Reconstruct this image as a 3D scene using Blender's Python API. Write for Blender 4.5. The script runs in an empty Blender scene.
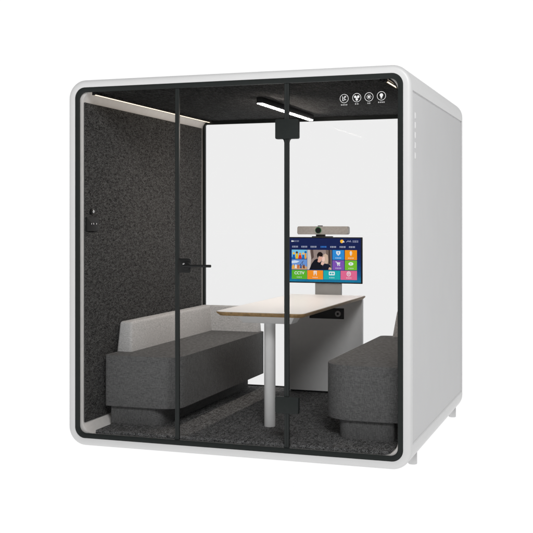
import bpy, bmesh, math, random
from mathutils import Vector, Matrix
random.seed(4)
S = bpy.context.scene
COL = S.collection
XC = -0.007                       # centre line of the pod
HW, ZB, ZT, D = 1.070, 0.05, 2.30, 1.985

# ------------------------------------------------------------------ materials
def new_mat(name):
    m = bpy.data.materials.new(name); m.use_nodes = True
    nt = m.node_tree
    return m, nt, nt.nodes['Principled BSDF']

def N(nt, t, **kw):
    n = nt.nodes.new(t)
    for k, v in kw.items():
        if k in n.inputs: n.inputs[k].default_value = v
        else: setattr(n, k, v)
    return n

def plain(name, col, rough=.5, metal=0., var=.04, scale=30., bump=0., bscale=300., spec=.5):
    """solid finish with a faint procedural mottling and, where asked, a fine bump"""
    m, nt, p = new_mat(name)
    co = N(nt, 'ShaderNodeTexCoord')
    no = N(nt, 'ShaderNodeTexNoise', Scale=scale, Detail=4.)
    nt.links.new(co.outputs['Object'], no.inputs['Vector'])
    r = N(nt, 'ShaderNodeValToRGB')
    r.color_ramp.elements[0].position = .3; r.color_ramp.elements[1].position = .7
    r.color_ramp.elements[0].color = [c*(1-var) for c in col] + [1]
    r.color_ramp.elements[1].color = [min(1, c*(1+var)) for c in col] + [1]
    nt.links.new(no.outputs['Fac'], r.inputs['Fac'])
    nt.links.new(r.outputs['Color'], p.inputs['Base Color'])
    p.inputs['Roughness'].default_value = rough
    p.inputs['Metallic'].default_value = metal
    p.inputs['Specular IOR Level'].default_value = spec
    if bump:
        n2 = N(nt, 'ShaderNodeTexNoise', Scale=bscale, Detail=3.)
        nt.links.new(co.outputs['Object'], n2.inputs['Vector'])
        b = N(nt, 'ShaderNodeBump', Strength=bump, Distance=.002)
        nt.links.new(n2.outputs['Fac'], b.inputs['Height'])
        nt.links.new(b.outputs['Normal'], p.inputs['Normal'])
    return m

def felt(name, lo, hi, scale=95., bump=.6, contrast=(.36, .68), stretch=(1, 1, 1)):
    """speckled polyester felt: two sizes of fibre noise and pale stray fibres"""
    m, nt, p = new_mat(name)
    co = N(nt, 'ShaderNodeTexCoord')
    a = N(nt, 'ShaderNodeTexNoise', Scale=scale, Detail=5., Roughness=.65)
    b = N(nt, 'ShaderNodeTexNoise', Scale=scale*.28, Detail=2.)
    mp = N(nt, 'ShaderNodeMapping'); mp.inputs['Scale'].default_value = stretch
    nt.links.new(co.outputs['Object'], mp.inputs['Vector'])
    for n in (a, b): nt.links.new(mp.outputs[0], n.inputs['Vector'])
    mx = N(nt, 'ShaderNodeMath', operation='MULTIPLY_ADD'); mx.inputs[1].default_value = .22
    nt.links.new(b.outputs['Fac'], mx.inputs[0])
    sc = N(nt, 'ShaderNodeMath', operation='MULTIPLY'); sc.inputs[1].default_value = .78
    nt.links.new(a.outputs['Fac'], sc.inputs[0]); nt.links.new(sc.outputs[0], mx.inputs[2])
    r = N(nt, 'ShaderNodeValToRGB')
    r.color_ramp.elements[0].position, r.color_ramp.elements[1].position = contrast
    r.color_ramp.elements[0].color = list(lo) + [1]; r.color_ramp.elements[1].color = list(hi) + [1]
    nt.links.new(mx.outputs[0], r.inputs['Fac'])
    nt.links.new(r.outputs['Color'], p.inputs['Base Color'])
    p.inputs['Roughness'].default_value = .95; p.inputs['Specular IOR Level'].default_value = .15
    bp = N(nt, 'ShaderNodeBump', Strength=bump, Distance=.003)
    nt.links.new(a.outputs['Fac'], bp.inputs['Height']); nt.links.new(bp.outputs['Normal'], p.inputs['Normal'])
    return m

def woven(name, lo, hi, sc=1.):
    """slubby linen weave: threads stretched along and across"""
    m, nt, p = new_mat(name)
    co = N(nt, 'ShaderNodeTexCoord')
    outs = []
    for k in ((50, 50, 640), (640, 640, 48)):
        mp = N(nt, 'ShaderNodeMapping'); mp.inputs['Scale'].default_value = [v*sc for v in k]
        nt.links.new(co.outputs['Object'], mp.inputs['Vector'])
        n = N(nt, 'ShaderNodeTexNoise', Scale=1., Detail=2.)
        nt.links.new(mp.outputs[0], n.inputs['Vector']); outs.append(n.outputs['Fac'])
    ad = N(nt, 'ShaderNodeMath', operation='ADD')
    nt.links.new(outs[0], ad.inputs[0]); nt.links.new(outs[1], ad.inputs[1])
    hf = N(nt, 'ShaderNodeMath', operation='MULTIPLY'); hf.inputs[1].default_value = .5
    nt.links.new(ad.outputs[0], hf.inputs[0])
    r = N(nt, 'ShaderNodeValToRGB')
    r.color_ramp.elements[0].position = .40; r.color_ramp.elements[1].position = .60
    r.color_ramp.elements[0].color = list(lo) + [1]; r.color_ramp.elements[1].color = list(hi) + [1]
    nt.links.new(hf.outputs[0], r.inputs['Fac'])
    nt.links.new(r.outputs['Color'], p.inputs['Base Color'])
    p.inputs['Roughness'].default_value = .9; p.inputs['Specular IOR Level'].default_value = .2
    bp = N(nt, 'ShaderNodeBump', Strength=.35, Distance=.002)
    nt.links.new(hf.outputs[0], bp.inputs['Height']); nt.links.new(bp.outputs['Normal'], p.inputs['Normal'])
    return m

def glow(name, col, strength):
    m = bpy.data.materials.new(name); m.use_nodes = True; nt = m.node_tree
    nt.nodes.clear()
    e = N(nt, 'ShaderNodeEmission', Color=list(col) + [1], Strength=strength)
    o = N(nt, 'ShaderNodeOutputMaterial'); nt.links.new(e.outputs[0], o.inputs['Surface'])
    return m

def glass(name, tint, refl_ior):
    m = bpy.data.materials.new(name); m.use_nodes = True; nt = m.node_tree
    nt.nodes.clear()
    t = N(nt, 'ShaderNodeBsdfTransparent', Color=list(tint) + [1])
    g = N(nt, 'ShaderNodeBsdfGlossy', Roughness=.0)
    f = N(nt, 'ShaderNodeFresnel', IOR=refl_ior)
    mx = N(nt, 'ShaderNodeMixShader')
    o = N(nt, 'ShaderNodeOutputMaterial')
    nt.links.new(f.outputs[0], mx.inputs[0]); nt.links.new(t.outputs[0], mx.inputs[1]); nt.links.new(g.outputs[0], mx.inputs[2])
    nt.links.new(mx.outputs[0], o.inputs['Surface'])
    return m

M = {}
M['paint'] = plain('white powder coat', (.685, .685, .685), .36, var=.012, scale=9, bump=.05, bscale=900, spec=.4)
M['panel'] = plain('pale grey side panel', (.63, .63, .635), .5, var=.012, scale=5, bump=.06, bscale=900, spec=.3)
M['slot'] = plain('white vent lip', (.80, .80, .80), .4)
M['gasket'] = plain('black frame', (.0145, .0175, .0168), .45, var=.08, spec=.2)
M['bar'] = plain('dark grey glazing bar', (.021, .024, .0235), .5, var=.06, spec=.15)
M['liner'] = plain('light grey liner', (.72, .70, .68), .5, var=.03)
M['felt'] = felt('charcoal wall felt', (.006, .006, .006), (.126, .125, .123), 270, contrast=(.41, .63), stretch=(1, .38, 1))
M['ceil'] = felt('black ceiling felt', (.003, .003, .003), (.058, .058, .057), 150, .5, contrast=(.44, .64), stretch=(1, .28, 1))
M['carpet'] = felt('dark grey carpet', (.014, .014, .014), (.225, .225, .227), 230, 1., contrast=(.42, .61), stretch=(1, .42, 1))
M['sofa'] = woven('charcoal linen', (.072, .072, .072), (.160, .160, .161))
M['back'] = woven('taupe linen', (.39, .387, .383), (.66, .655, .65))
M['black'] = plain('black plastic', (.008, .008, .008), .5, var=.1, spec=.2)
M['blackmetal'] = plain('black metal', (.009, .0095, .0095), .42, metal=.0, var=.1, spec=.25)
M['chrome'] = plain('polished steel', (.75, .75, .75), .2, metal=1.)
M['laminate'] = plain('white laminate', (.92, .905, .89), .4, var=.015, scale=14)
M['ply'] = plain('plywood edge', (.29, .185, .080), .55, var=.35, scale=45)
M['legpaint'] = plain('light grey leg', (.72, .72, .72), .4, var=.02)
M['cab'] = plain('mid grey cabinet', (.74, .74, .74), .5, var=.02, bump=.05, bscale=600)
M['column'] = plain('grey steel column', (.30, .295, .285), .45, var=.03)
M['silver'] = plain('brushed champagne metal', (.42, .395, .37), .38, metal=.35, var=.10, scale=60)
M['led'] = glow('warm light strip', (1, .83, .62), 1.9)
M['lamp'] = glow('warm lamp diffuser', (1, .89, .80), 135.)
M['print'] = plain('white print', (.75, .75, .75), .6)
M['glass_front'] = glass('clear front glass', (.958, .958, .958), 1.09)
M['glass_rear'] = glass('clear rear glass', (.945, .945, .945), 1.045)
M['lensgreen'] = plain('green lens ring', (.02, .16, .05), .3)

# ------------------------------------------------------------------ mesh helpers
class MB:
    def __init__(self): self.bm = bmesh.new(); self.mats = []
    def mi(self, mat):
        if mat not in self.mats: self.mats.append(mat)
        return self.mats.index(mat)
    def absorb(self, b, mat):
        i = self.mi(mat)
        for f in b.faces: f.material_index = i
        me = bpy.data.meshes.new('tmp'); b.to_mesh(me); b.free()
        self.bm.from_mesh(me); bpy.data.meshes.remove(me)
        return self
    def hexa(self, v, mat, bev=0., seg=3):
        """eight corners: bottom four then top four, both counter-clockwise"""
        b = bmesh.new(); vs = [b.verts.new(p) for p in v]
        for q in ((3,2,1,0), (4,5,6,7), (0,1,5,4), (1,2,6,5), (2,3,7,6), (3,0,4,7)): b.faces.new([vs[i] for i in q])
        if bev: bmesh.ops.bevel(b, geom=list(b.edges), offset=bev, segments=seg, profile=.5, affect='EDGES', clamp_overlap=True)
        bmesh.ops.recalc_face_normals(b, faces=b.faces)
        return self.absorb(b, mat)
    def box(self, x0, x1, y0, y1, z0, z1, mat, bev=0., seg=2):
        return self.hexa([(x0,y0,z0),(x1,y0,z0),(x1,y1,z0),(x0,y1,z0),(x0,y0,z1),(x1,y0,z1),(x1,y1,z1),(x0,y1,z1)], mat, bev, seg)
    def prism(self, poly, axis, a, c, mat, bev=0., seg=3):
        """polygon of 2-D points extruded along axis from a to c, rims bevelled"""
        b = bmesh.new()
        def P(p, t):
            return {'x': (t, p[0], p[1]), 'y': (p[0], t, p[1]), 'z': (p[0], p[1], t)}[axis]
        lo = [b.verts.new(P(p, a)) for p in poly]; hi = [b.verts.new(P(p, c)) for p in poly]
        n = len(poly)
        for i in range(n): b.faces.new((lo[i], lo[(i+1)%n], hi[(i+1)%n], hi[i]))
        f0 = b.faces.new(lo); f1 = b.faces.new(hi)
        if bev:
            es = list(set(f0.edges) | set(f1.edges))
            bmesh.ops.bevel(b, geom=es, offset=bev, segments=seg, profile=.5, affect='EDGES', clamp_overlap=True)
        bmesh.ops.recalc_face_normals(b, faces=b.faces)
        return self.absorb(b, mat)
    def cyl(self, p0, p1, r, mat, seg=32, r1=None, bev=0.):
        p0, p1 = Vector(p0), Vector(p1); d = p1-p0
        b = bmesh.new()
        bmesh.ops.create_cone(b, cap_ends=True, segments=seg, radius1=r, radius2=r if r1 is None else r1, depth=d.length)
        if bev:
            es = [e for e in b.edges if abs(e.verts[0].co.z-e.verts[1].co.z) < 1e-6]
            bmesh.ops.bevel(b, geom=es, offset=bev, segments=2, profile=.5, affect='EDGES')
        bmesh.ops.transform(b, verts=b.verts, matrix=Matrix.Translation((p0+p1)/2) @ d.to_track_quat('Z', 'Y').to_matrix().to_4x4())
        return self.absorb(b, mat)
    def loft(self, loops, mat, closed=False, mats=None):
        b = bmesh.new()
        L = [[b.verts.new(p) for p in lp] for lp in loops]
        n = len(L[0]); k = len(L)
        for j in range(k if closed else k-1):
            A, B = L[j], L[(j+1) % k]
            for i in range(n): b.faces.new((A[i], A[(i+1)%n], B[(i+1)%n], B[i]))
        bmesh.ops.recalc_face_normals(b, faces=b.faces)
        return self.absorb(b, mat)
    def build(self, name, parent=None, angle=35):
        me = bpy.data.meshes.new(name); self.bm.to_mesh(me); self.bm.free()
        for m in self.mats: me.materials.append(m)
        for p in me.polygons: p.use_smooth = True
        me.set_sharp_from_angle(angle=math.radians(angle))
        o = bpy.data.objects.new(name, me); COL.objects.link(o)
        if parent:
            o.parent = parent
            # children keep world coordinates: undo the parents' placement
            o.matrix_parent_inverse = world_of(parent).inverted()
        return o

def world_of(o):
    m = o.matrix_basis.copy()
    if o.parent: m = world_of(o.parent) @ o.matrix_parent_inverse @ m
    return m

def thing(name, label, cat, loc=(0, 0, 0), group=None):
    o = bpy.data.objects.new(name, None); COL.objects.link(o)
    o.location = loc; o.empty_display_size = .1
    o['label'] = label; o['category'] = cat
    if group: o['group'] = group
    return o

def rrect(x0, x1, z0, z1, r, n=10):
    """rounded rectangle, counter-clockwise, r one radius or four (lower left, lower right, upper right, upper left)"""
    rs = r if isinstance(r, (tuple, list)) else (r,)*4
    out = []
    for (cx, cz, a0), q in zip(((x0, z0, 180), (x1, z0, 270), (x1, z1, 0), (x0, z1, 90)), rs):
        q = max(q, 1e-4)
        ox = cx + q if cx == x0 else cx - q
        oz = cz + q if cz == z0 else cz - q
        for i in range(n+1):
            t = math.radians(a0 + 90*i/n)
            out.append((ox + q*math.cos(t), oz + q*math.sin(t)))
    return out

ZU, ZL = 2.160, 0.184             # the side panel's upper and lower seams
def ring(inset, y, R, notch=0.):
    """pod cross-section loop at depth y; notch sinks the two sides between the seams"""
    x0, x1 = XC-HW+inset, XC+HW-inset
    z0, z1 = ZB+inset, ZT-inset
    a = rrect(x0, x1, z0, z1, max(R, .004), 12)
    k = 13
    ll, lr, ur, ul = a[:k], a[k:2*k], a[2*k:3*k], a[3*k:]
    rs = [(x1, ZL), (x1-notch, ZL+.011 if notch else ZL+.002), (x1-notch, ZU-.002), (x1, ZU)]
    ls = [(x0, ZU), (x0+notch, ZU-.002), (x0+notch, ZL+.011 if notch else ZL+.002), (x0, ZL)]
    return [(x, y, z) for x, z in ll + lr + rs + ur + ul + ls]

# ------------------------------------------------------------------ the setting
fm = bpy.data.materials.new('self-glowing white floor'); fm.use_nodes = True
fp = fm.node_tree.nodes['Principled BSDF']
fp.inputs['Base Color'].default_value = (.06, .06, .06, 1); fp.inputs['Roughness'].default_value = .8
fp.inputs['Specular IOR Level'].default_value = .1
fp.inputs['Emission Color'].default_value = (1, 1, 1, 1); fp.inputs['Emission Strength'].default_value = .962  # glow added to the floor so no contact shadow shows under the pod
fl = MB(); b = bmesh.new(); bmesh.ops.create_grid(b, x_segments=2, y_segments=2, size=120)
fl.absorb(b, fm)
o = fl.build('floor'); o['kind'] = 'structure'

# ------------------------------------------------------------------ the pod
pod = thing('meeting_pod', 'white soundproof meeting pod with rounded frame, glass front and grey side panels', 'office pod')
R0 = .112
# outer skin: front face, rolled front edge, recessed sides, rolled rear edge, rear face, and back through the inside
sh = MB()
loops = []
loops.append(ring(.046, .014, R0-.046))
loops.append(ring(.046, .001, R0-.046))
loops.append(ring(.0445, 0., R0-.0445))
FR = .021
loops.append(ring(FR, 0., R0-FR*.6))
for i in range(1, 7):
    t = math.radians(90*i/6)
    loops.append(ring(FR*(1-math.sin(t)), FR*(1-math.cos(t)), R0-FR*.6*(1-math.sin(t))))
loops.append(ring(0, .040, R0)); loops.append(ring(0, .0405, R0, .010))
loops.append(ring(0, D-.042, R0, .010)); loops.append(ring(0, D-.0415, R0))
RR = .018
for i in range(0, 6):
    t = math.radians(90*i/5)
    loops.append(ring(RR*(1-math.cos(t)), D-RR+RR*math.sin(t), R0-.5*RR*(1-math.cos(t))))
loops.append(ring(.055, D, R0-.05)); loops.append(ring(.055, D-.02, R0-.05))
loops.append(ring(.055, .014, R0-.05))
sh.loft(loops, M['paint'], closed=True)
sh.build('shell', pod)
# liner: light grey tube with rounded corners inside the shell
li = MB()
def inner(y, ins, r): return [(x, y, z) for x, z in rrect(XC-HW+ins, XC+HW-ins, ZB+ins, ZT-ins, r, 10)]
RX = .011                         # the right-hand lining sits a little further out
def lin(y, x, zb, zt, r): return [(a, y, c) for a, c in rrect(XC-x, XC+x+RX, zb, zt, r, 12)]
LX, LB, LT, LR = .980, .123, 2.236, .085
li.loft([lin(.026, 1.005, .108, 2.244, .06), lin(.022, 1.005, .108, 2.244, .06), lin(.020, LX+.002, LB-.001, LT+.001, LR),
         lin(.024, LX, LB, LT, LR), lin(D-.03, LX, LB, LT, LR), lin(D-.026, 1.0145, .1055, 2.2445, .058)], M['liner'], closed=True)
li.build('liner', pod)
# black border of the front glass
bl = MB()
def bord(y, i, r): return ring(i, y, r)
bl.loft([ring(.0468, .0125, .066), ring(.0468, .004, .066), ring(.048, .003, .065), ring(.0745, .003, .046), ring(.076, .004, .045), ring(.076, .0125, .045)], M['gasket'], closed=True)
bl.build('front_border', pod)
# rear frame, black, round the rear glass
rf = MB()
rf.loft([lin(1.952, .979, .131, 2.235, .084), lin(1.952, .957, .152, 2.197, .012), lin(1.975, .957, .152, 2.197, .012), lin(1.975, .979, .131, 2.235, .084)], M['gasket'], closed=True)
rf.build('rear_frame', pod)
rg = MB(); rg.box(XC-.956, XC+.965, 1.9600, 1.9680, .153, 2.196, M['glass_rear'])
rg.build('rear_glass', pod)

# side panels with the white vent marks near the front
for s in (1, -1):
    sp = MB()
    xo = XC + s*(HW-.0035); xi = XC + s*(HW-.0098)
    sp.box(min(xo, xi), max(xo, xi), .0425, D-.0445, ZL+.0105, ZU-.010, M['panel'], .0015)
    p = sp.build('side_panel', pod)
    for z in (2.026, 1.971, 1.915, 1.858, 1.800):
        v = MB()
        xa, xb = sorted((xo+s*.0004, xo+s*.0035))
        v.hexa([(xa, .112, z-.019), (xb, .112, z-.013), (xb, .140, z-.013), (xa, .140, z-.019),
                (xa, .112, z+.019), (xb, .112, z+.013), (xb, .140, z+.013), (xa, .140, z+.019)][:8], M['slot'], .001)
        v.build('vent_slot', p)

# felt lining, ceiling and carpet
w = MB(); w.box(XC-LX+.0006, XC-LX+.011, .030, 1.918, .186, 2.166, M['felt'], .004)
w.build('felt_panel', pod)
w = MB(); w.box(XC+LX+RX-.004, XC+LX+RX-.0006, .030, 1.946, .186, 2.166, M['felt'], .001)
w.build('felt_panel', pod)
w = MB(); w.box(XC-.885, XC+.885, .0225, 1.946, LT-.012, LT-.0006, M['ceil'], .003)
w.build('ceiling_panel', pod)
w = MB(); w.box(XC-.895, XC+.950, .026, 1.946, LB+.0006, .146, M['carpet'], .004)
w.build('carpet', pod)
# warm light strips running back along both ceiling corners
for s in (-1, 1):
    l = MB()
    x, z = XC+s*.917, 2.2155
    hw, dz = (.006, .004) if s < 0 else (.0035, .0015)
    l.box(x-hw, x+hw, .05, 1.94, z-dz, z+.003, M['led'])
    l.box(x-.010, x+.010, .040, .0495, z-.006, z+.014, M['black'], .002)
    l.build('light_strip', pod)
# dark filler between the ceiling felt and the strips
for s in (-1, 1):
    l = MB(); xs = sorted((XC+s*.886, XC+s*.906))
    l.box(xs[0], xs[1], .032, 1.945, 2.212, 2.234, M['ceil'], .002)
    if s > 0: l.prism([(XC+.928, 2.2265), (XC+.948, 2.2170), (XC+.967, 2.2010), (XC+.980, 2.180), (XC+.9845, 2.158), (XC+.9905, 2.158), (XC+.989, 2.185), (XC+.974, 2.207), (XC+.952, 2.2265), (XC+.930, 2.2345)], 'y', .0265, 1.944, M['ceil'], .002)  # extra dark cover added to hide the lit liner outside the right strip
    l.build('ceiling_trim', pod)
# three panes of the front: fixed, door, fixed
YG0, YG1 = .0140, .0185
XA, XB = -.349, .337              # the two joints
ZG0, ZG1 = .1165, 2.2340
mull = []
for x, wd in ((XA, .0245), (XB, .0275)):
    k = MB()
    k.box(x-wd/2, x-.0005, .009, .028, .1263, 2.2237, M['bar'], .001)
    k.box(x+.0005, x+wd/2, .009, .028, .1263, 2.2237, M['bar'], .001)
    k.box(x-.001, x+.001, .0105, .026, .1268, 2.2232, M['bar'])
    k.build('glazing_bar', pod)
def pane(name, x0, x1):
    g = MB(); g.box(x0, x1, YG0, YG1, ZG0, ZG1, M['glass_front']); return g.build(name, pod)
pane('glass_pane', XC-1.003, XA-.007)
door = pane('glass_door', XA+.007, XB-.008)
rp = pane('glass_pane', XB+.008, XC+1.003)
door['label'] = 'glass door leaf with black lever handle'
# lever handle on its square plate
h = MB()
h.prism(rrect(-.3335, -.256, 1.124, 1.210, .008, 4), 'y', -.008, .0137, M['blackmetal'], .003)
h.cyl((-.278, -.0075, 1.167), (-.278, -.020, 1.167), .026, M['blackmetal'], 32, bev=.003)
h.cyl((-.278, -.019, 1.167), (-.278, -.046, 1.167), .0105, M['blackmetal'], 24)
h.cyl((-.286, -.046, 1.167), (-.108, -.046, 1.168), .0080, M['blackmetal'], 20, bev=.003)
h.cyl((-.290, -.0205, 1.178), (-.290, -.026, 1.178), .0075, M['chrome'], 20, bev=.002)
h.build('handle', door)
# patch pivots at the head and foot of the door, flaring into the glazing bar
def pivot(z0, z1, up):
    k = MB()
    x0, x1 = .271, .409
    pts = rrect(x0, x1, z0, z1, .007, 5)
    k.prism(pts, 'y', .002, .034, M['gasket'], .003)
    if up:      # little fillets where the bar meets the upper patch
        f = []
        for i in range(7):
            t = math.radians(90*i/6); f.append((XB-.0135-.015*(1-math.cos(math.radians(90)-t)), z0+.0005-.020*(1-math.sin(math.radians(90)-t))))
        poly = f + [(XB-.0135, z0+.0005)]
        k.prism(poly, 'y', .006, .030, M['gasket'])
        k.prism([(2*XB-a, c) for a, c in poly], 'y', .006, .030, M['gasket'])
    return k.build('pivot', door)
pivot(1.904, 2.018, True)
pivot(.325, .420, False)
# levelling feet
for x in (-1, 1):
    for y in (.39, 1.925):
        f = MB()
        cx = XC + x*1.003
        f.cyl((cx, y, .001), (cx, y, .078), .0265, M['paint'], 28, bev=.004)
        f.prism([(cx-x*.012, .006), (cx-x*.012, .060), (cx-x*.105, .060), (cx-x*.070, .020)], 'y', y-.022, y+.022, M['paint'], .004)
        f.build('foot', pod)

# ------------------------------------------------------------------ white pictograms on the right-hand pane
def circ(cx, cz, r, n=28): return [(cx+r*math.cos(2*math.pi*i/n), cz+r*math.sin(2*math.pi*i/n)) for i in range(n)]
def stroke(mb, pts, wd, y0, y1, mat):
    for (ax, az), (bx, bz) in zip(pts, pts[1:]):
        dx, dz = bx-ax, bz-az; L = math.hypot(dx, dz) or 1
        nx, nz = -dz/L*wd/2, dx/L*wd/2; ex, ez = dx/L*wd*.3, dz/L*wd*.3
        mb.prism([(ax-ex+nx, az-ez+nz), (ax-ex-nx, az-ez-nz), (bx+ex-nx, bz+ez-nz), (bx+ex+nx, bz+ez+nz)], 'y', y0, y1, mat)
def icon(cx, cz, kind, capw, lab):
    k = MB(); y0, y1 = .0123, .0138; m = M['print']; r = .0252
    rr = lambda r, y: [(a, y, c) for a, c in circ(cx, cz, r, 40)]
    k.loft([rr(r-.0024, y0), rr(r, y0), rr(r, y1), rr(r-.0024, y1)], m, closed=True)
    if kind == 'draught':
        stroke(k, [(cx-.009, cz+.012), (cx-.009, cz-.012)], .003, y0, y1, m)
        stroke(k, [(cx-.003, cz-.013), (cx+.003, cz-.001), (cx-.001, cz+.004), (cx+.006, cz+.014)], .0036, y0, y1, m)
        stroke(k, [(cx-.004, cz+.003), (cx+.010, cz-.008)], .0036, y0, y1, m)
        stroke(k, [(cx+.003, cz+.006), (cx+.011, cz+.010)], .003, y0, y1, m)
    if kind == 'fan':
        for a in (30, 150, 270):
            t = math.radians(a); px, pz = cx+.0098*math.cos(t), cz+.0098*math.sin(t)
            k.prism([(px+.0078*math.cos(q)*.9, pz+.0078*math.sin(q)) for q in [2*math.pi*i/14 for i in range(14)]], 'y', y0, y1, m)
        k.prism(circ(cx, cz, .003, 10), 'y', y0+.0002, y1-.0002, m)
    if kind == 'sun':
        k.prism(circ(cx, cz, .0062, 16), 'y', y0, y1, m)
        for i in range(8):
            t = math.radians(45*i)
            stroke(k, [(cx+.0085*math.cos(t), cz+.0085*math.sin(t)), (cx+.0140*math.cos(t), cz+.0140*math.sin(t))], .0024, y0, y1, m)
    if kind == 'bulb':
        k.prism(circ(cx, cz+.0045, .0098, 20), 'y', y0, y1, m)
        k.prism([(cx-.0062, cz-.002), (cx-.0045, cz-.010), (cx+.0045, cz-.010), (cx+.0062, cz-.002)], 'y', y0+.0002, y1-.0002, m)
        stroke(k, [(cx-.0035, cz-.0135), (cx+.0035, cz-.0135)], .0028, y0, y1, m)
    # the caption is far too small to read in the photograph: a row of tiny marks
    n = max(2, int(capw/.0085)); st = capw/n
    for i in range(n):
        x = cx-capw/2+st*(i+.5)
        stroke(k, [(x-st*.32, cz-.0345), (x+st*.32, cz-.0345)], .0016, y0, y1, m)
        stroke(k, [(x-st*.15+.001*(i % 2), cz-.0315), (x-st*.15+.001*(i % 2), cz-.0378)], .0016, y0, y1, m)
        stroke(k, [(x-st*.28, cz-.0378), (x+st*.22, cz-.0378)], .0014, y0, y1, m)
    o = k.build('icon', rp); o['label'] = lab
icon(.678, 2.1230, 'draught', .040, 'white circled icon with a figure and bar, first from the left')
icon(.751, 2.1255, 'fan', .024, 'white circled icon with three fan blades')
icon(.821, 2.1270, 'sun', .019, 'white circled icon with a small rayed sun')
icon(.892, 2.1300, 'bulb', .040, 'white circled icon with a light bulb')

# ------------------------------------------------------------------ things hung on the pod
lamp = thing('ceiling_light', 'slim black bar lamp with warm white diffuser on the black pod ceiling', 'lamp', (-.028, 1.17, 2.183))
k = MB(); LXc = -.028
k.box(LXc-.021, LXc+.021, .585, 1.755, 2.1865, 2.2238, M['black'], .002); k.build('housing', lamp)
k = MB(); k.box(LXc-.0165, LXc+.0165, .590, 1.750, 2.1825, 2.1862, M['lamp'], .0005); k.build('diffuser', lamp)

sw = thing('wall_switch', 'black double switch plate on the charcoal felt wall near the front edge', 'switch', (XC-LX+.011, .10, 1.41))
X0 = XC-LX+.0112
k = MB(); k.prism(rrect(.0335, .185, 1.368, 1.456, .006, 4), 'x', X0, X0+.010, M['black'], .002); k.build('plate', sw)
for y in (.088, .114, .152):
    k = MB(); k.cyl((X0+.0101, y, 1.414), (X0+.0135, y, 1.414), .0052, M['chrome'], 16, bev=.001); k.build('button', sw)
k = MB(); k.cyl((X0, .098, 1.489), (X0+.014, .098, 1.489), .0165, M['black'], 28, bev=.003); kb = k.build('knob', pod)
k = MB(); k.cyl((X0+.0142, .100, 1.491), (X0+.022, .100, 1.491), .0100, M['chrome'], 24, bev=.003); k.build('knob_cap', kb)

# ------------------------------------------------------------------ benches
def bench(s, label, wall, edge, foot, front, ep_top, ep_bot, rad, bk, by):
    """s = -1 against the left wall, +1 against the right; wall and edge are the seat's two sides, foot the base's open side"""
    t = thing('bench', label, 'bench', (XC+s*.70, 1.08, .146), 'upholstered benches along the side walls')
    fx = lambda x: x if s < 0 else -x + 2*XC
    def pl(p): return [(fx(a), c) for a, c in p]
    k = MB()
    k.prism(pl(rrect(wall, edge, front, 1.900, (.022, rad, .04, .018), 12)), 'z', .259, .580, M['sofa'], .021, 6)
    k.build('seat', t, 50)
    k = MB()
    k.prism(pl(rrect(-.922, foot, front+.027, 1.88, (.012, .075, .012, .012), 10)), 'z', .1465, .272, M['sofa'], .004)
    k.build('base', t)
    k = MB()
    v = [(-.964, by, .5), (bk, by, .5), (bk, 1.905, .5), (-.964, 1.905, .5), (-.964, by+.065, .772), (bk-.026, by+.065, .772), (bk-.026, 1.905, .772), (-.964, 1.905, .772)]
    k.hexa([(fx(a), q, c) for a, q, c in v], M['back'], .018, 4)
    k.build('backrest', t)
    k = MB()
    v = [(-.90, 1.815, .5), (ep_bot, 1.815, .5), (ep_bot, 1.912, .5), (-.90, 1.912, .5), (-.90, 1.840, .7715), (ep_top, 1.840, .7715), (ep_top, 1.912, .7715), (-.90, 1.912, .7715)]
    k.hexa([(fx(a), q, c) for a, q, c in v], M['back'], .012, 4)
    k.build('end_panel', t)
    return t
bench(-1, 'long charcoal bench with taupe backrest against the left felt wall', -.951, -.443, -.572, .233, -.492, -.468, .12, -.848, .405)
bench(1, 'charcoal bench partly cut off by the right edge of the glass front', -.967, -.487, -.580, .252, -.618, -.574, .185, -.905, .62)

# ------------------------------------------------------------------ table
tb = thing('table', 'white topped meeting table with plywood edge on one round grey leg', 'table', (.08, 1.0, .146))
k = MB()
x0, x1, y0, y1 = -.197, .377, .222, 1.806
def tl(ins, z, r): return [(a, c, z) for a, c in rrect(x0+ins, x1-ins, y0+ins, y1, (r, r, .010, .010), 8)]
b = bmesh.new()
k.prism(rrect(x0+.0035, x1-.0035, y0+.0035, y1-.0035, (.0465, .0465, .010, .010), 8), 'z', .8770, .8805, M['laminate'], .0012, 2)
k.loft([tl(.0005, .8768, .05), tl(0, .8745, .05), tl(.002, .8690, .05), tl(.020, .8530, .04)], M['ply'])
b = bmesh.new(); b.faces.new([b.verts.new(p) for p in tl(.020, .8530, .04)]); k.absorb(b, M['ply'])
b = bmesh.new(); b.faces.new([b.verts.new(p) for p in tl(.0005, .8768, .05)]); k.absorb(b, M['ply'])
k.build('tabletop', tb)
k = MB(); k.cyl((.076, .483, .1465), (.076, .483, .800), .0355, M['legpaint'], 40)
k.build('leg', tb)
k = MB(); k.hexa([(-.082, .420, .795), (.236, .420, .795), (.236, .545, .795), (-.082, .545, .795),
                  (-.118, .395, .8525), (.270, .395, .8525), (.270, .570, .8525), (-.118, .570, .8525)], M['legpaint'], .004)
k.build('rail', tb)

cb = thing('pedestal_cabinet', 'grey pedestal cabinet under the far end of the table', 'cabinet', (.065, 1.84, .146))
k = MB()
k.box(-.222, .353, 1.790, 1.834, .160, .8525, M['cab'], .002)
k.build('carcass', cb)
k = MB(); k.box(-.205, .337, 1.806, 1.832, .1465, .1602, M['black']); k.build('plinth', cb)
k = MB(); k.box(-.05, .216, 1.7845, 1.7898, .703, .783, M['black'], .001); p = k.build('control_panel', cb)
k = MB(); k.cyl((.172, 1.7842, .742), (.172, 1.776, .742), .0225, M['column'], 28, bev=.003)
k.cyl((.172, 1.7758, .742), (.172, 1.774, .742), .009, M['black'], 20); k.build('knob', p)

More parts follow.
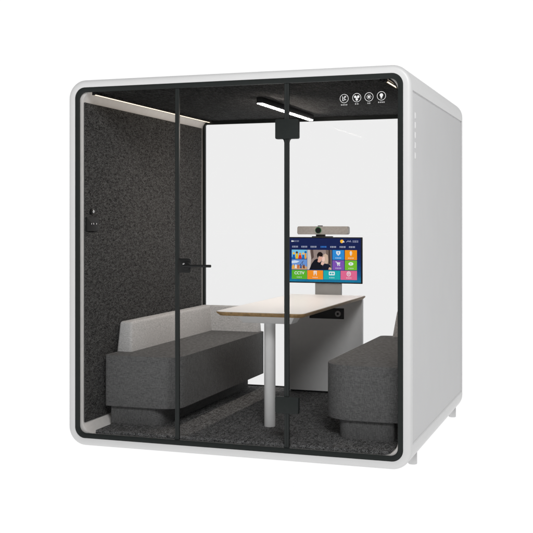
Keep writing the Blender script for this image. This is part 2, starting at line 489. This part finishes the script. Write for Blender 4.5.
# ------------------------------------------------------------------ monitor
mo = thing('monitor', 'wide monitor showing a dark blue menu of coloured tiles above the table end', 'monitor', (.05, 1.85, .88))
k = MB(); k.box(-.025, .178, 1.8495, 1.880, .40, 1.06, M['column'], .003); k.build('stand', mo)
# (the stand rises out of the cabinet behind the table's far edge)
MX0, MX1, MZ0, MZ1 = -.243, .3445, .9640, 1.3105
YS = 1.8380
k = MB(); k.box(MX0, MX1, YS, YS+.011, MZ0, MZ1, M['black'], .0025)
k.box(MX0+.06, MX1-.06, YS+.0098, YS+.0112, MZ0+.05, MZ1-.08, M['black'], .006); k.build('case', mo)

def screen_bg():
    m = bpy.data.materials.new('menu background'); m.use_nodes = True; nt = m.node_tree; nt.nodes.clear()
    co = N(nt, 'ShaderNodeTexCoord'); sx = N(nt, 'ShaderNodeSeparateXYZ')
    nt.links.new(co.outputs['Generated'], sx.inputs[0])
    r = N(nt, 'ShaderNodeValToRGB'); e = r.color_ramp.elements
    e[0].position = 0.; e[0].color = (.012, .20, .36, 1)
    e[1].position = .75; e[1].color = (.010, .018, .085, 1)
    q = e.new(.16); q.color = (.010, .085, .24, 1)
    q = e.new(.45); q.color = (.008, .032, .15, 1)
    nz = N(nt, 'ShaderNodeTexNoise', Scale=6.); nt.links.new(co.outputs['Generated'], nz.inputs['Vector'])
    ad = N(nt, 'ShaderNodeMath', operation='MULTIPLY_ADD'); ad.inputs[1].default_value = .16
    sb = N(nt, 'ShaderNodeMath', operation='SUBTRACT'); sb.inputs[1].default_value = .08
    nt.links.new(nz.outputs['Fac'], ad.inputs[0]); nt.links.new(sx.outputs['Z'], sb.inputs[0]); nt.links.new(sb.outputs[0], ad.inputs[2])
    nt.links.new(ad.outputs[0], r.inputs['Fac'])
    em = N(nt, 'ShaderNodeEmission', Strength=1.); nt.links.new(r.outputs['Color'], em.inputs['Color'])
    o = N(nt, 'ShaderNodeOutputMaterial'); nt.links.new(em.outputs[0], o.inputs['Surface'])
    return m
k = MB(); k.box(MX0+.007, MX1-.011, YS-.0016, YS-.0004, MZ0+.009, MZ1-.008, screen_bg()); scr = k.build('screen', mo)

def lin8(r, g, b_): return [((c/255+.055)/1.055)**2.4 if c > 10 else c/3294 for c in (r, g, b_)]
_gc = {}
def px(r, g, b_):
    key = (r, g, b_)
    if key not in _gc: _gc[key] = glow('screen colour', lin8(r, g, b_), 1.)
    return _gc[key]
W_ = (232, 238, 240)
def tile(name, x0, x1, z0, z1, col, draw=None, lab=None):
    k = MB(); k.box(x0, x1, YS-.0030, YS-.0018, z0, z1, px(*col))
    if draw: draw(k, (x0+x1)/2, (z0+z1)/2, x1-x0, z1-z0)
    o = k.build(name, scr)
    if lab: o['label'] = lab
F0, F1 = YS-.0036, YS-.0032
def poly(k, pts, col, lay=0): k.prism(pts, 'y', F0-.0005*lay, F1-.0005*lay, px(*col))
def line(k, pts, w, col=W_, lay=0): stroke(k, pts, w, F0-.0005*lay, F1-.0005*lay, px(*col))
def caption(k, cx, cz, w, col=W_, h=.0075):
    n = max(3, int(w/.009)); st = w/n
    for i in range(n):
        x = cx-w/2+st*(i+.5)
        line(k, [(x-st*.36, cz+h*.35), (x+st*.36, cz+h*.35)], h*.17, col)
        line(k, [(x-st*.30, cz-h*.3), (x+st*.33, cz-h*.3)], h*.17, col)
        line(k, [(x+(.12 if i % 2 else -.14)*st, cz+h*.5), (x+(.12 if i % 2 else -.14)*st, cz-h*.5)], h*.17, col)
def text(name, s, cx, cz, size, parent_mb):
    cu = bpy.data.curves.new('t', 'FONT'); cu.body = s; cu.size = size; cu.align_x = 'CENTER'; cu.align_y = 'CENTER'; cu.extrude = .0002; cu.offset = .0006
    ob = bpy.data.objects.new('t', cu); COL.objects.link(ob)
    dg = bpy.context.evaluated_depsgraph_get(); me = bpy.data.meshes.new_from_object(ob.evaluated_get(dg))
    b = bmesh.new(); b.from_mesh(me); bpy.data.objects.remove(ob); bpy.data.curves.remove(cu); bpy.data.meshes.remove(me)
    bmesh.ops.transform(b, verts=b.verts, matrix=Matrix.Translation((cx, F0, cz)) @ Matrix.Rotation(math.radians(90), 4, 'X'))
    parent_mb.absorb(b, px(*W_))

# rows of the menu
c1, c2, c3, c4, c5 = -.205, -.0815, .1125, .2085, .3035
T2, T3, TB = 1.2145, 1.0605, .9925        # top of pictures, top of bottom row, its foot
mid = (1.1415, 1.1375)
def shield(k, cx, cz, w, h):
    z = cz+.012
    poly(k, [(cx-.016, z+.016), (cx-.016, z-.002), (cx, z-.018), (cx+.016, z-.002), (cx+.016, z+.016)], W_)
    line(k, [(cx-.006, z+.004), (cx+.006, z+.004)], .004, (60, 140, 210), 1); line(k, [(cx, z+.010), (cx, z-.008)], .004, (60, 140, 210), 1)
    caption(k, cx, cz-.023, .046)
def leaf(k, cx, cz, w, h):
    z = cz+.012
    poly(k, [(cx, z+.020), (cx-.009, z+.008), (cx-.007, z-.008), (cx, z-.019), (cx+.008, z-.006), (cx+.009, z+.008)], W_)
    line(k, [(cx+.001, z+.010), (cx+.001, z-.010)], .003, (240, 150, 30), 1)
    caption(k, cx, cz-.023, .046)
def trolley(k, cx, cz, w, h):
    z = cz+.012
    line(k, [(cx-.020, z+.013), (cx-.012, z+.012), (cx-.006, z-.008), (cx+.012, z-.008)], .0042)
    poly(k, [(cx-.009, z+.009), (cx+.016, z+.009), (cx+.012, z-.003), (cx-.006, z-.003)], W_)
    for a in (-.004, .010): poly(k, circ(cx+a, z-.0145, .0036, 10), W_)
    caption(k, cx, cz-.023, .046)
def play(k, cx, cz, w, h):
    z = cz+.011
    poly(k, [(cx+.019*math.cos(2*math.pi*i/20), z+.0125*math.sin(2*math.pi*i/20)) for i in range(20)], W_)
    poly(k, [(cx-.004, z+.006), (cx-.004, z-.006), (cx+.006, z)], (110, 180, 50), 1)
    caption(k, cx, cz-.023, .040)
def cctv(k, cx, cz, w, h):
    text('t', 'CCTV', cx, cz+.011, .030, k); caption(k, cx, cz-.020, .042)
def tower(k, cx, cz, w, h):
    z = cz+.012
    line(k, [(cx-.013, z+.012), (cx+.013, z+.012)], .005); line(k, [(cx-.012, z+.001), (cx+.012, z+.001)], .005)
    line(k, [(cx-.005, z+.018), (cx-.009, z-.015)], .0055); line(k, [(cx+.006, z+.018), (cx+.010, z-.015)], .0055)
    caption(k, cx, cz-.020, .042)
def tv4(k, cx, cz, w, h):
    z = cz+.012
    k.prism(rrect(cx-.023, cx+.023, z-.014, z+.014, .004, 3), 'y', F0, F1, px(*W_))
    for a in (-.009, .009): k.prism(rrect(cx+a-.0065, cx+a+.0065, z-.0065, z+.0065, .002, 2), 'y', F0-.0005, F1-.0005, px(40, 175, 180))
    caption(k, cx, cz-.020, .042)
def swirl(k, cx, cz, w, h):
    z = cz+.011
    pts = [(cx+.014*math.cos(t), z+.016*math.sin(t)) for t in [2*math.pi*i/18 for i in range(19)]]
    line(k, pts, .0042); line(k, [(cx+.006*math.cos(2*math.pi*i/10), z+.002+.006*math.sin(2*math.pi*i/10)) for i in range(11)], .0035)
    caption(k, cx, cz-.020, .042)
g = .0028
tile('menu_tile', c3+g, c4-g, mid[0], T2, (48, 140, 214), shield, 'blue menu tile with a white shield')
tile('menu_tile', c4+g, c5, mid[0], T2, (245, 150, 26), leaf, 'orange menu tile with a white leaf shape')
tile('menu_tile', c3+g, c4-g, T3+.0045, mid[1], (128, 84, 178), trolley, 'purple menu tile with a white trolley')
tile('menu_tile', c4+g, c5, T3+.0045, mid[1], (118, 190, 50), play, 'light green menu tile with a white eye shape')
bw = [(c1, c2-g, (92, 180, 46), cctv, 'green menu tile reading CCTV'), (c2, .0415, (246, 146, 38), tower, 'wide orange menu tile in the bottom row'),
      (.0460, .1740, (32, 172, 176), tv4, 'teal menu tile with a white screen shape'), (.1785, c5, (226, 106, 146), swirl, 'pink menu tile with a white ring')]
for a, c, col, fn, lab in bw: tile('menu_tile', a, c, TB, T3, col, fn, lab)

# two little pictures and the big one
def crowd(k, cx, cz, w, h):
    x0, x1, z0, z1 = cx-w/2, cx+w/2, cz-h/2, cz+h/2
    poly(k, [(x0, z0), (x1, z0), (x1, z0+h*.16), (x0, z0+h*.2)], (40, 120, 190))
    for fx_, w_, hh, c, hd in ((.14, .17, .48, (28, 96, 176), (245, 190, 60)), (.34, .18, .58, (236, 190, 40), (90, 60, 40)), (.55, .22, .42, (216, 52, 34), (240, 150, 40)),
                          (.76, .16, .46, (34, 110, 190), (238, 190, 120)), (.91, .13, .62, (240, 160, 50), (30, 100, 170))):
        a = x0+w*fx_
        poly(k, [(a-w*w_/2, z0+.001), (a+w*w_/2, z0+.001), (a+w*w_*.38, z0+h*hh), (a-w*w_*.38, z0+h*hh)], c, 1)
        poly(k, circ(a, z0+h*(hh+.12), h*.13, 12), hd, 2)
tile('menu_picture', c1, c2-g, mid[0]+.004, T2, (120, 196, 232), crowd, 'small picture of colourful figures against pale blue')
def harbour(k, cx, cz, w, h):
    x0, x1, z0, z1 = cx-w/2, cx+w/2, cz-h/2, cz+h/2
    poly(k, [(x0, z0), (x1, z0), (x1, z0+h*.30), (x0+w*.5, z0+h*.42), (x0, z0+h*.36)], (206, 164, 120))
    poly(k, [(x0, z1-h*.4), (x0+w*.34, z1-h*.34), (x0+w*.52, z1-h*.18), (x0+w*.2, z1-h*.1), (x0, z1-h*.16)], (206, 224, 244), 1)
    for fx_, c in ((.10, (240, 180, 60)), (.27, (238, 232, 226)), (.42, (206, 110, 60)), (.60, (60, 90, 150)), (.80, (120, 70, 50))):
        a = x0+w*fx_; poly(k, [(a-w*.07, z0+h*.12), (a+w*.07, z0+h*.10), (a+w*.05, z0+h*.46), (a-w*.03, z0+h*.5)], c, 2)
    line(k, [(x0+w*.45, z0+h*.3), (x0+w*.78, z0+h*.86)], .003, (60, 50, 80), 2); line(k, [(x0+w*.74, z0+h*.25), (x0+w*.7, z0+h*.78)], .003, (70, 60, 80), 2)
tile('menu_picture', c1, c2-g, T3+.0045, mid[0], (108, 150, 214), harbour, 'small picture of a harbour under a blue sky')
def couple(k, cx, cz, w, h):
    x0, z0 = cx-w/2, cz-h/2
    Pt = lambda *q: [(x0+w*a, z0+h*c) for a, c in q]
    poly(k, Pt((0, 0), (.12, 0), (.16, .6), (.10, 1), (0, 1)), (206, 196, 192))
    poly(k, Pt((.17, .5), (.27, .62), (.24, 1), (.14, 1)), (92, 76, 72))
    poly(k, Pt((.82, .15), (1, .1), (1, 1), (.76, 1)), (116, 100, 92))
    poly(k, Pt((.88, .3), (.95, .3), (.93, 1), (.87, 1)), (66, 56, 52), 1)
    poly(k, Pt((.08, 0), (.64, 0), (.62, .22), (.52, .48), (.40, .56), (.30, .50), (.18, .30)), (22, 24, 32), 1)       # dark jacket
    poly(k, Pt((.42, .40), (.50, .36), (.58, .46), (.62, .62), (.56, .72), (.46, .62)), (222, 172, 154), 2)           # face
    poly(k, Pt((.42, .58), (.40, .76), (.46, .88), (.56, .90), (.64, .80), (.62, .68), (.55, .66), (.48, .70)), (30, 22, 22), 3)
    poly(k, Pt((.64, .50), (.66, .74), (.74, .82), (.84, .74), (.86, .50), (.84, .28), (.70, .34)), (206, 180, 160), 2)   # fair hair
    poly(k, Pt((.60, .44), (.66, .40), (.72, .46), (.72, .64), (.66, .68), (.61, .60)), (240, 204, 190), 3)
    poly(k, Pt((.56, 0), (.98, 0), (.94, .22), (.84, .32), (.70, .30), (.62, .18)), (26, 30, 46), 2)
    poly(k, Pt((.56, .26), (.64, .24), (.70, .34), (.64, .42), (.57, .36)), (232, 190, 174), 4)                        # hand
    poly(k, Pt((.86, .02), (.98, .0), (.98, .10), (.90, .14)), (216, 176, 150), 3)
tile('menu_picture', c2, c3-g, T3+.0045, T2, (150, 134, 128), couple, 'large picture of a dark haired and a fair haired person')
# the header: mark, weather and clock, then the row of menu words
k = MB(); poly(k, circ(-.202, 1.2795, .0062, 14), W_); line(k, [(-.203, 1.2795), (-.186, 1.2795)], .006, W_, 1); k.build('heading_mark', scr)
k = MB(); caption(k, -.163, 1.2795, .034, (170, 178, 205), .010); k.build('heading_word', scr)
k = MB(); poly(k, circ(.1880, 1.2800, .0135, 20), (248, 186, 52)); poly(k, [(.190, 1.272), (.208, 1.272), (.206, 1.281), (.196, 1.283)], (225, 228, 235), 1); k.build('weather_symbol', scr)
k = MB(); line(k, [(.224, 1.274), (.236, 1.285), (.244, 1.276), (.252, 1.286), (.258, 1.274)], .0035, (170, 176, 206)); k.build('weather_word', scr)
k = MB(); caption(k, .292, 1.2790, .044, (176, 182, 210), .014); k.build('clock', scr)
for i, x in enumerate((-.178, -.105, -.032, .046, .121, .194, .266)):
    k = MB(); caption(k, x, 1.2375, .048, (205, 212, 232) if i != 3 else (70, 150, 255), .0115); k.build('menu_word', scr)

vb = thing('conference_camera', 'champagne coloured conference camera bar standing on top of the monitor', 'camera', (.04, 1.82, 1.32))
k = MB()
k.prism(rrect(-.155, .242, 1.331, 1.392, .010, 5), 'y', 1.815, 1.862, M['silver'], .005); k.build('body', vb)
k = MB(); k.cyl((.011, 1.8145, 1.3625), (.011, 1.810, 1.3625), .0245, M['lensgreen'], 32, bev=.001)
k.cyl((.011, 1.8098, 1.3625), (.011, 1.803, 1.3625), .0205, M['black'], 32, r1=.018); k.build('lens', vb)
k = MB(); k.box(-.012, .056, 1.824, 1.858, 1.3115, 1.3305, M['black'], .003)
k.box(-.045, .115, 1.832, 1.856, 1.3110, 1.3175, M['black'], .001)
k.box(.002, .036, 1.828, 1.853, 1.3925, 1.3985, M['black'], .002); k.build('mount', vb)

# ------------------------------------------------------------------ light: a white studio, brighter behind the pod, one soft key from the front left
w = bpy.data.worlds.new('World'); S.world = w; w.use_nodes = True
nt = w.node_tree; bg = nt.nodes['Background']
co = N(nt, 'ShaderNodeTexCoord')
dp = N(nt, 'ShaderNodeVectorMath', operation='DOT_PRODUCT'); dp.inputs[1].default_value = Vector((-.40, .90, 0)).normalized()
nt.links.new(co.outputs['Generated'], dp.inputs[0])
mr = N(nt, 'ShaderNodeMapRange', interpolation_type='SMOOTHSTEP')
mr.inputs['From Min'].default_value = -.10; mr.inputs['From Max'].default_value = .72
mr.inputs['To Min'].default_value = .12; mr.inputs['To Max'].default_value = 1.04
nt.links.new(dp.outputs['Value'], mr.inputs['Value'])
nt.links.new(mr.outputs['Result'], bg.inputs['Strength'])
bg.inputs['Color'].default_value = (1, 1, 1, 1)

def area(name, loc, target, size, power, col=(1, 1, 1)):
    la = bpy.data.lights.new(name, 'AREA'); la.shape = 'DISK'; la.size = size; la.energy = power; la.color = col
    o = bpy.data.objects.new(name, la); COL.objects.link(o); o.location = loc
    o.rotation_euler = (Vector(target)-Vector(loc)).to_track_quat('-Z', 'Y').to_euler()
    return o
area('key_light', (2.8, -5.6, 4.8), (0, 0, 1.2), 2.2, 300)

# ------------------------------------------------------------------ camera
cd = bpy.data.cameras.new('camera'); cam = bpy.data.objects.new('camera', cd); COL.objects.link(cam)
cam.location = (2.1388, -5.6215, 1.430); cam.rotation_euler = (math.radians(90), 0, .3291)
cd.sensor_width = 36; cd.lens = 36*1027.8/533; cd.shift_y = -(266.5-221.29)/533
cd.clip_end = 400; cd.clip_start = .05
S.camera = cam
S.render.film_transparent = False
S.view_settings.view_transform = 'Standard'; S.view_settings.look = 'None'
S.view_settings.exposure = 0; S.view_settings.gamma = 1
S.cycles.max_bounces = 10; S.cycles.transparent_max_bounces = 16
S.cycles.use_denoising = True
